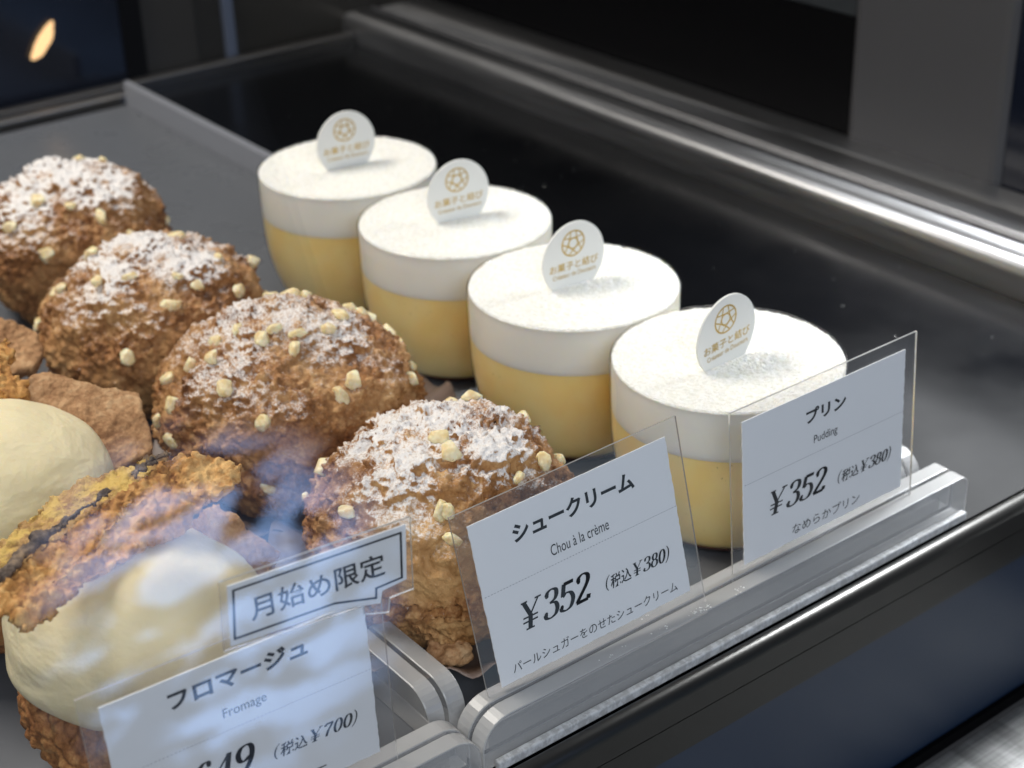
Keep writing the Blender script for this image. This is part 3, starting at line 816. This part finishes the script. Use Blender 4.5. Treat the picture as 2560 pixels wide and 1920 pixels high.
def smooth01(x): x = max(0, min(1, x)); return x * x * (3 - 2 * x)
def puff(label, x, y, Rr, h, nibs, seed, extra, smoothdir=None, dust=0.85):
    t = thing('cream_puff', label, 'cream puff', (x, y, 0.0), group='sugared cream puffs in a row')
    bm = bmesh.new(); bmesh.ops.create_icosphere(bm, subdivisions=6, radius=1.0)
    off = Vector((seed * 3.7, seed * 1.9, seed * 5.3)); W_ = []; rr = {}
    def radius(d):
        return 1 + 0.10 * noise.noise(d * 1.5 + off) + 0.05 * noise.noise(d * 3.6 + off) + 0.02 * noise.noise(d * 8 + off)
    for v in bm.verts:
        d = v.co.normalized(); k = radius(d)
        w = smooth01((0.85 + d.z * 1.2 + 0.9 * noise.noise(d * 2.6 + off * 2)) / 0.5)
        if smoothdir is not None:
            s_ = (d - smoothdir).length
            w *= smooth01((s_ + 0.25 * noise.noise(d * 4 + off) - 0.34) / 0.16)
        W_.append(w)
        k += 0.035 * w
        cr_ = abs(noise.noise(d * 2.3 + off * 3 + Vector((noise.noise(d * 7), 0, 0)) * 0.3))
        k -= 0.075 * max(0.0, 1 - cr_ * 11) * smooth01((noise.noise(d * 1.3 - off) + 0.25) / 0.3)
        z = 0.026 + d.z * h * k
        r = Rr * k * (1.0 if d.z > 0 else 1 - 0.10 * d.z * d.z)
        if z < 0.003: z = 0.003 + (z - 0.003) * 0.12
        v.co = Vector((d.x * r, d.y * r, z))
    o = meshobj('crust', bm, M_PUFF, t, True)
    o['sugar'] = dust
    at = o.data.attributes.new('crust', 'FLOAT', 'POINT')
    at.data.foreach_set('value', W_)
    vg = o.vertex_groups.new(name='crust')
    for i, w in enumerate(W_):
        pd = o.data.vertices[i].co
        vg.add([i], (0.2 + 0.8 * w) * (0.55 + 0.45 * smooth01(0.5 + 1.3 * noise.noise(pd * 75 + off))), 'REPLACE')
    sb = o.modifiers.new('fine', 'SUBSURF'); sb.levels = 1; sb.render_levels = 1
    displace(o, tex('CLOUDS', 0.010, noise_depth=2), 0.0032, 0.5)
    displace(o, tex('VORONOI', 0.0029, distance_metric='DISTANCE', intensity=1.0), -0.0032, 0.35, 'crust')
    displace(o, tex('VORONOI', 0.0014, distance_metric='DISTANCE'), -0.0018, 0.35, 'crust')
    displace(o, tex('CLOUDS', 0.0011, noise_depth=2), 0.0012, 0.5)
    rnd = random.Random(seed)
    alln = list(nibs)
    while len(alln) < len(nibs) + extra:
        a = rnd.uniform(0, 2 * math.pi); zz = rnd.uniform(-0.15, 0.9); q = math.sqrt(1 - zz * zz)
        d = Vector((q * math.cos(a), q * math.sin(a), zz))
        if d.dot(Vector((-0.53, -0.7, 0.47))) < 0.05: alln.append(tuple(d))
    for i, d in enumerate(alln):
        d = Vector(d); u = Vector((d.x, d.y, d.z)).normalized()
        k = radius(u) + 0.03
        p_ = Vector((u.x * Rr * k, u.y * Rr * k, 0.026 + u.z * h * k))
        nrm = Vector((u.x / Rr, u.y / Rr, u.z / h)).normalized()
        o2 = bpy.data.objects.new('sugar_nib', nib_meshes[(i + seed) % 5]); link(o2, t)
        s = rnd.uniform(0.72, 1.15)
        o2.matrix_local = Matrix.Translation(p_ + nrm * 0.0003) @ nrm.to_track_quat('Z', 'Y').to_matrix().to_4x4() @ Matrix.Rotation(rnd.uniform(0, 6.28), 4, 'Z') @ Matrix.Diagonal((s, s, s * 0.9, 1))
    return t
n4 = [[0.471, 0.291, 0.833], [0.725, -0.007, 0.688], [0.496, -0.562, 0.662], [0.165, -0.682, 0.712], [-0.114, -0.153, 0.982], [-0.157, -0.334, 0.929], [-0.436, -0.601, 0.67], [-0.40, -0.63, 0.64], [-0.864, -0.009, 0.503], [-0.751, 0.609, 0.254], [-0.598, 0.669, 0.441], [-0.453, -0.757, 0.471], [0.844, -0.32, 0.431]]
n3 = [[0.262, 0.329, 0.907], [0.361, 0.287, 0.887], [0.666, 0.117, 0.737], [0.665, -0.023, 0.746], [0.758, 0.001, 0.652], [0.302, -0.283, 0.91], [0.147, -0.376, 0.915], [-0.066, -0.327, 0.943], [0.836, -0.132, 0.532], [0.873, -0.231, 0.43], [0.89, -0.38, 0.253], [0.641, -0.677, 0.36], [-0.36, 0.022, 0.933], [-0.494, 0.163, 0.854], [-0.61, -0.06, 0.79], [-0.198, -0.212, 0.957], [-0.302, -0.245, 0.921], [-0.158, -0.434, 0.887], [-0.677, -0.338, 0.654], [0.084, -0.777, 0.624], [-0.052, -0.818, 0.573], [-0.723, 0.147, 0.675], [-0.821, 0.334, 0.462], [-0.911, 0.036, 0.411], [-0.953, 0.269, 0.141], [-0.986, -0.068, 0.154], [-0.58, -0.677, 0.453], [-0.649, -0.749, -0.13], [0.168, 0.481, 0.861]]
n2 = [[-0.582, -0.163, 0.797], [-0.372, -0.347, 0.861], [-0.041, -0.569, 0.822], [0.09, -0.678, 0.73], [-0.186, -0.746, 0.64], [-0.645, -0.726, 0.239], [-0.758, 0.187, 0.625], [-0.75, 0.444, 0.49], [-0.893, 0.412, 0.181], [0.325, 0.07, 0.943], [0.856, -0.155, 0.493], [0.423, -0.428, 0.799], [0.456, -0.696, 0.555], [-0.417, 0.241, 0.876], [0.912, -0.351, 0.21]]
n1 = [[0.305, 0.262, 0.916], [0.502, 0.156, 0.85], [-0.466, -0.294, 0.834], [0.019, -0.795, 0.606], [-0.747, -0.342, 0.571], [0.926, -0.34, 0.166], [-0.218, -0.604, 0.767], [-0.585, -0.737, 0.339], [0.224, -0.922, 0.317]]
puff('front cream puff, dusted white, with bare golden patch behind the middle price card', -0.0912, 0.0135, 0.0352, 0.0318, n4, 1, 1, Vector((-0.62, -0.66, 0.42)).normalized(), 0.66)
puff('large dark brown cream puff, second from the front, dotted with many sugar pearls', -0.0890, 0.0985, 0.0402, 0.0318, n3, 2, 0, None, 0.50)
puff('third cream puff from the front, between the large dark puff and rearmost puff', -0.0948, 0.1755, 0.0368, 0.0314, n2, 3, 1, None, 0.66)
puff('rearmost cream puff, cut by the left frame edge, top white with sugar', -0.0868, 0.2620, 0.0352, 0.0324, n1, 4, 1, None, 0.85)

def liner(label, x, y, r, seed, fan=0.0, fan_a=0.0):
    bm = bmesh.new(); seg = 160; rings = []
    for k, (rr, zz, am) in enumerate([(0.0, 0.0006, 0), (0.55, 0.0006, 0), (0.66, 0.0008, 0.0), (0.74, 0.0026, 0.0004), (0.86, 0.0064, 0.0013), (1.0, 0.0100, 0.0022)]):
        if rr == 0: rings.append([bm.verts.new((0, 0, zz))]); continue
        ring = []
        for i in range(seg):
            a = 2 * math.pi * i / seg
            w = am * (math.sin(a * 22 + 2 * noise.noise(Vector((math.cos(a) * 2, math.sin(a) * 2, seed))))
                      + 1.6 * noise.noise(Vector((math.cos(a) * 3, math.sin(a) * 3, seed + 5))))
            da = (a - fan_a + math.pi) % (2 * math.pi) - math.pi
            q = r * (rr + (fan * math.exp(-(da / 0.42) ** 2) if rr > 0.7 else 0) * (rr - 0.6) / 0.4) * (1 + 0.02 * noise.noise(Vector((math.cos(a) * 4, math.sin(a) * 4, seed + 9))))
            ring.append(bm.verts.new((q * math.cos(a), q * math.sin(a), max(0.0005, zz + w))))
        rings.append(ring)
    for i in range(seg): bm.faces.new((rings[0][0], rings[1][i], rings[1][(i + 1) % seg]))
    for a, b in zip(rings[1:], rings[2:]):
        for i in range(seg): bm.faces.new((a[i], b[i], b[(i + 1) % seg], a[(i + 1) % seg]))
    o = meshobj('paper_liner', bm, M_LINER, None, True)
    so = o.modifiers.new('thick', 'SOLIDIFY'); so.thickness = 0.00025
    o.location = (x, y, 0)
    return tag(o, label, 'paper liner', 'brown baking papers under the cream puffs')
liner('brown baking paper under the front cream puff, behind the middle price card', -0.0900, 0.0140, 0.0460, 1, 0.24, R(117))
liner('brown baking paper under the large dark cream puff, fanning out to the right', -0.0870, 0.0985, 0.0475, 2, 0.26, R(7))
liner('brown baking paper under the third cream puff from the front', -0.0948, 0.1855, 0.0360, 3)

# fallen crumb on the paper of the front puff
bm = bmesh.new(); bmesh.ops.create_icosphere(bm, subdivisions=5, radius=1.0)
for v in bm.verts:
    k = 1 + 0.28 * noise.noise(v.co * 1.4 + Vector((2, 8, 3)))
    v.co = Vector((v.co.x * 0.0062, v.co.y * 0.0055, v.co.z * 0.0046)) * k
crumb = meshobj('pastry_crumb', bm, M_SLAB, None, True)
crumb.location = (-0.1085, -0.0020 - 0.0085, 0.0060)
displace(crumb, tex('VORONOI', 0.0034, distance_metric='DISTANCE', intensity=1.0), -0.0014, 0.35)
displace(crumb, tex('CLOUDS', 0.0013, noise_depth=2), 0.0006, 0.5)
tag(crumb, 'round brown crumb fallen on the baking paper of the front cream puff', 'crumb')

# ------------------------------------------------------------------ cheese cream pastries
def shard(name, pts, thick, mat, parent, vox=0.00055, amp=1.0, vor=0.0013, jag=0.0009):
    P = [Vector(p) for p in pts]; c = sum(P, Vector()) / len(P)
    nrm = Vector()
    for i in range(len(P)): nrm += (P[i] - c).cross(P[(i + 1) % len(P)] - c)
    nrm.normalize()
    if nrm.z < 0: nrm = -nrm
    rj = random.Random(len(P) * 7 + int(abs(P[0].x) * 1e5)); Q = []
    for i in range(len(P)):
        e = P[(i + 1) % len(P)] - P[i]; sd = nrm.cross(e).normalized() if e.length > 1e-6 else Vector()
        for k in range(3): Q.append(P[i] + e * (k / 3) + sd * rj.uniform(-1, 1) * jag)
    P = Q
    bm = bmesh.new()
    inv = parent.matrix_world.inverted()
    a = [bm.verts.new(inv @ p) for p in P]; b = [bm.verts.new(inv @ (p - nrm * thick)) for p in P]; n = len(P)
    bm.faces.new(a); bm.faces.new(b)
    for i in range(n): bm.faces.new((a[i], a[(i + 1) % n], b[(i + 1) % n], b[i]))
    bmesh.ops.recalc_face_normals(bm, faces=bm.faces[:])
    o = meshobj(name, bm, mat, parent, True)
    rm = o.modifiers.new('grain', 'REMESH'); rm.mode = 'VOXEL'; rm.voxel_size = vox; rm.use_smooth_shade = True
    sm = o.modifiers.new('soft', 'SMOOTH'); sm.iterations = 3
    displace(o, tex('CLOUDS', 0.012, noise_depth=2), 0.0036 * amp, 0.5)
    displace(o, tex('VORONOI', 0.0022, distance_metric='DISTANCE', intensity=1.0), -vor * amp, 0.35)
    displace(o, tex('CLOUDS', 0.0014, noise_depth=3), 0.0019 * amp, 0.5)
    displace(o, tex('CLOUDS', 0.005, noise_depth=3), 0.0026 * amp, 0.5)
    return o
def dome(name, c, rx, ry, rz0, rz1, mat, parent, seed, amp, sub=5, rough=None):
    bm = bmesh.new(); bmesh.ops.create_icosphere(bm, subdivisions=sub, radius=1.0)
    off = Vector((seed, seed * 2.1, seed * .7))
    for v in bm.verts:
        d = v.co.normalized(); k = 1 + amp * noise.noise(d * 1.6 + off) + amp * 0.4 * noise.noise(d * 4 + off)
        v.co = Vector((c[0] + d.x * rx * k, c[1] + d.y * ry * k, max(0.0008, c[2] + d.z * (rz1 if d.z > 0 else rz0) * k)))
    o = meshobj(name, bm, mat, parent, True)
    if rough:
        sb = o.modifiers.new('fine', 'SUBSURF'); sb.levels = 2; sb.render_levels = 2
        displace(o, tex('VORONOI', 0.0034, distance_metric='DISTANCE', intensity=1.0), -0.0024 * rough, 0.35)
        displace(o, tex('CLOUDS', 0.0013, noise_depth=2), 0.0010 * rough, 0.5)
    return o
def tube(name, pts, r, mat, parent):
    bm = bmesh.new(); prev = None; inv = parent.matrix_world.inverted()
    P = crom(pts, 5)
    for i, q in enumerate(P):
        d = (P[min(i + 1, len(P) - 1)] - P[max(i - 1, 0)]).normalized(); s = d.cross(Vector((0, 0, 1))).normalized(); u2 = s.cross(d)
        rr = r * (0.7 + 0.6 * abs(noise.noise(q * 220)))
        if i in (0, len(P) - 1): rr *= 0.3
        ring = [bm.verts.new(inv @ (q + s * rr * 1.3 * math.cos(a * .785) + u2 * rr * .8 * math.sin(a * .785))) for a in range(8)]
        if prev:
            for j in range(8): bm.faces.new((prev[j], prev[(j + 1) % 8], ring[(j + 1) % 8], ring[j]))
        else: bm.faces.new(ring[::-1])
        prev = ring
    bm.faces.new(prev)
    bmesh.ops.recalc_face_normals(bm, faces=bm.faces[:])
    o = meshobj(name, bm, mat, parent, True)
    sb = o.modifiers.new('fine', 'SUBSURF'); sb.levels = 3; sb.render_levels = 3
    displace(o, tex('VORONOI', 0.0030, distance_metric='DISTANCE', intensity=1.0), -0.0030, 0.35)
    displace(o, tex('CLOUDS', 0.006, noise_depth=2), 0.0045, 0.5)
    displace(o, tex('CLOUDS', 0.0014, noise_depth=2), 0.0014, 0.5)
    return o
GF = 'cheese cream pastries in a row'
def pastry(label, x, y):
    t = thing('cream_pastry', label, 'pastry', (x, y, 0), group=GF)
    bpy.context.view_layer.update()
    return t
shA = [[-0.2061, 0.0321, 0.0574], [-0.2033, 0.034, 0.0581], [-0.1955, 0.0358, 0.0598], [-0.1912, 0.0384, 0.0608], [-0.1862, 0.0396, 0.0619], [-0.1822, 0.0385, 0.0627], [-0.1777, 0.0376, 0.0635], [-0.1728, 0.0362, 0.0645], [-0.1703, 0.0347, 0.0649], [-0.1656, 0.0336, 0.0658], [-0.1621, 0.0339, 0.0666], [-0.1607, 0.0315, 0.0667], [-0.1623, 0.0268, 0.0662], [-0.167, 0.0273, 0.0652], [-0.1728, 0.0256, 0.0639], [-0.1772, 0.0245, 0.063], [-0.1857, 0.0247, 0.0612], [-0.1965, 0.0232, 0.0589], [-0.2084, 0.0184, 0.0562], [-0.212, 0.0182, 0.0555]]
shB = [[-0.2159, 0.0013, 0.0678], [-0.213, 0.002, 0.0678], [-0.2012, 0.0082, 0.0696], [-0.1901, 0.012, 0.0703], [-0.1808, 0.0145, 0.0706], [-0.1762, 0.0164, 0.071], [-0.1702, 0.0191, 0.0717], [-0.1645, 0.0208, 0.0719], [-0.1609, 0.0206, 0.0714], [-0.156, 0.0196, 0.0703], [-0.1523, 0.0178, 0.069], [-0.151, 0.014, 0.0669], [-0.1491, 0.015, 0.0672], [-0.151, 0.0118, 0.0658], [-0.1545, 0.0095, 0.065], [-0.1578, 0.0086, 0.0649], [-0.1616, 0.0079, 0.065], [-0.1661, 0.0088, 0.066], [-0.1718, 0.0076, 0.066], [-0.1797, 0.0051, 0.0656], [-0.1847, 0.0018, 0.0645], [-0.1899, 0.0007, 0.0645], [-0.2001, -0.0018, 0.0644], [-0.2092, -0.0047, 0.064], [-0.2152, -0.0081, 0.0629], [-0.216, -0.0047, 0.0647], [-0.2179, -0.0028, 0.0659]]
shC = [[-0.1834, 0.0066, 0.0726], [-0.1751, 0.0061, 0.0713], [-0.1674, 0.0054, 0.0699], [-0.1635, 0.0026, 0.0676], [-0.1676, 0.0002, 0.0665], [-0.1702, -0.001, 0.0661], [-0.1787, -0.0027, 0.0659], [-0.1857, -0.0041, 0.0659], [-0.1933, -0.0067, 0.0651], [-0.1985, -0.0078, 0.0649], [-0.2034, -0.0093, 0.0645], [-0.209, -0.0111, 0.064], [-0.2122, -0.0118, 0.0639], [-0.2153, -0.0123, 0.064], [-0.2161, -0.0107, 0.0652], [-0.2098, -0.0072, 0.0667], [-0.2006, -0.0041, 0.0676], [-0.1937, -0.0014, 0.0686]]
slab1 = [[-0.1561, 0.0174, 0.0574], [-0.1535, 0.0148, 0.055], [-0.151, 0.0109, 0.0518], [-0.1486, 0.007, 0.0486], [-0.1464, 0.0038, 0.0459], [-0.1524, -0.0021, 0.044], [-0.1577, -0.0018, 0.0456], [-0.1609, 0.0017, 0.0485], [-0.1627, 0.0066, 0.0520], [-0.1626, 0.011, 0.0555], [-0.1637, 0.0124, 0.0567], [-0.1602, 0.015, 0.0573]]
slab2 = [[-0.1639, 0.1133, 0.0544], [-0.1599, 0.1143, 0.0556], [-0.1568, 0.1133, 0.0553], [-0.1535, 0.111, 0.054], [-0.146, 0.1047, 0.0502], [-0.1423, 0.1029, 0.0493], [-0.1375, 0.1, 0.0477], [-0.1376, 0.0974, 0.0457], [-0.139, 0.0909, 0.0407], [-0.1409, 0.0853, 0.0363], [-0.1458, 0.0846, 0.0351], [-0.1534, 0.0846, 0.0342], [-0.156, 0.0879, 0.0363], [-0.1577, 0.0917, 0.039], [-0.1603, 0.0938, 0.0402], [-0.1642, 0.0992, 0.0437], [-0.167, 0.1035, 0.0466], [-0.1677, 0.1073, 0.0494], [-0.1679, 0.1118, 0.0527]]
slab3 = [[-0.1513, 0.1806, 0.0503], [-0.1477, 0.1759, 0.0472], [-0.144, 0.1719, 0.0447], [-0.1402, 0.1682, 0.0424], [-0.1398, 0.164, 0.0393], [-0.1452, 0.1586, 0.0346], [-0.149, 0.1595, 0.0347], [-0.1551, 0.1584, 0.0332], [-0.1613, 0.1623, 0.0353]]
lid2 = [[-0.1692, 0.1239, 0.0674], [-0.1661, 0.1221, 0.066], [-0.1644, 0.1215, 0.0655], [-0.1643, 0.1191, 0.064], [-0.1633, 0.1177, 0.0631], [-0.1657, 0.1156, 0.0622], [-0.168, 0.1143, 0.0617], [-0.1678, 0.1108, 0.0596], [-0.1657, 0.1078, 0.0576], [-0.1678, 0.1042, 0.0558], [-0.1727, 0.1024, 0.0553], [-0.1741, 0.1061, 0.0576], [-0.1768, 0.1085, 0.0593]]

f1 = pastry('nearest cream pastry with ragged golden lid, behind the bottom left price card', -0.178, 0.012)
dome('choux_base', (0, 0, 0.017), 0.0355, 0.0355, 0.016, 0.018, M_CHOUX, f1, 3, 0.07, 5, 1.0)
dome('cream_filling', (-0.0045, -0.001, 0.036), 0.0305, 0.0325, 0.017, 0.0250, M_FCREAM, f1, 6, 0.05)
shard('pastry_lid', shA, 0.0032, M_SHARDY, f1)
shard('pastry_lid', shB, 0.0026, M_SHARD, f1)
shard('pastry_lid', [Vector(p) + Vector((-0.10, -0.55, 0.83)) * 0.0022 for p in shC], 0.0022, M_SHARD, f1)
shard('biscuit_slab', slab1, 0.0075, M_SLAB, f1, amp=0.6, vor=0.0005)
cp = crom([(-0.2159, 0.0030, 0.0686), (-0.2118, 0.0040, 0.0693), (-0.2012, 0.0092, 0.0707), (-0.1901, 0.0132, 0.0716), (-0.1808, 0.0160, 0.0719), (-0.1745, 0.0182, 0.0723), (-0.1690, 0.0205, 0.0725), (-0.1620, 0.0240, 0.0714)], 4)
rc = random.Random(4)
ua = [q + Vector((-0.35, 0.75, 0.15)) * rc.uniform(0.0010, 0.0030) for q in cp]; ub = [q + Vector((0.3, -0.75, -0.35)) * rc.uniform(0.0002, 0.0016) for q in cp]
nh = len(cp) // 2 + 3
shard('charred_edge', ua[2:nh] + ub[2:nh][::-1], 0.0016, M_CHAR, f1, 0.00045, 0.8, 0.001, 0.0006)
shard('charred_edge', ua[nh + 3:] + ub[nh + 3:][::-1], 0.0018, M_CHAR, f1, 0.00045, 0.8, 0.001, 0.0006)
f2 = pastry('second cream pastry, smooth pale cream with brown biscuit slab, at left edge', -0.190, 0.088)
dome('choux_base', (0, 0, 0.017), 0.0355, 0.0355, 0.016, 0.018, M_CHOUX, f2, 5, 0.07, 5, 1.0)
dome('cream_filling', (0.0, 0.0, 0.036), 0.0350, 0.0350, 0.017, 0.0265, M_FCREAM, f2, 9, 0.05)
shard('biscuit_slab', slab2, 0.0065, M_SLAB, f2, amp=0.38, vor=0.0009, jag=0.0004)
shard('pastry_lid', lid2, 0.0045, M_SHARD, f2)
f3 = pastry('far cream pastry at left edge, mostly hidden, only its biscuit slab shows', -0.190, 0.165)
dome('choux_base', (0, 0, 0.017), 0.0345, 0.0345, 0.016, 0.018, M_CHOUX, f3, 8, 0.07, 5, 1.0)
dome('cream_filling', (0.0, 0.0, 0.036), 0.0330, 0.0330, 0.017, 0.0225, M_FCREAM, f3, 2, 0.05)
shard('biscuit_slab', slab3, 0.0065, M_SLAB, f3, amp=0.6, vor=0.0005)

# ------------------------------------------------------------------ loose sugar and dust
rnd = random.Random(11)
bm = bmesh.new()
def grain(x, y, z, r):
    q = bmesh.ops.create_icosphere(bm, subdivisions=1, radius=r)
    for v in q['verts']: v.co = Vector((v.co.x * rnd.uniform(.6, 1.5), v.co.y * rnd.uniform(.6, 1.5), v.co.z * .6)) + Vector((x, y, z))
for cx, cy, n, sp in ((-0.052, -0.0455, 26, 0.0016), (-0.038, -0.0452, 8, 0.0011), (-0.062, -0.0448, 6, 0.004), (-0.080, -0.0450, 6, 0.004), (-0.066, -0.0380, 5, 0.002)):
    for _ in range(n): grain(cx + rnd.gauss(0, sp), cy + max(-0.0012, min(0.0012, rnd.gauss(0, 0.0006))), 0.0122, rnd.uniform(0.00010, 0.00028))
for _ in range(55):
    grain(rnd.uniform(0.045, 0.185), rnd.uniform(-0.02, 0.42), -0.0019, rnd.uniform(0.00008, 0.00020))
for _ in range(26):
    grain(rnd.uniform(-0.03, 0.03), rnd.uniform(-0.031, 0.30), 0.0001, rnd.uniform(0.00010, 0.00020))
tag(meshobj('sugar_dust', bm, M_DUST), 'white sugar grains and dust specks scattered over shelf and acrylic', 'sugar dust', kind='stuff')
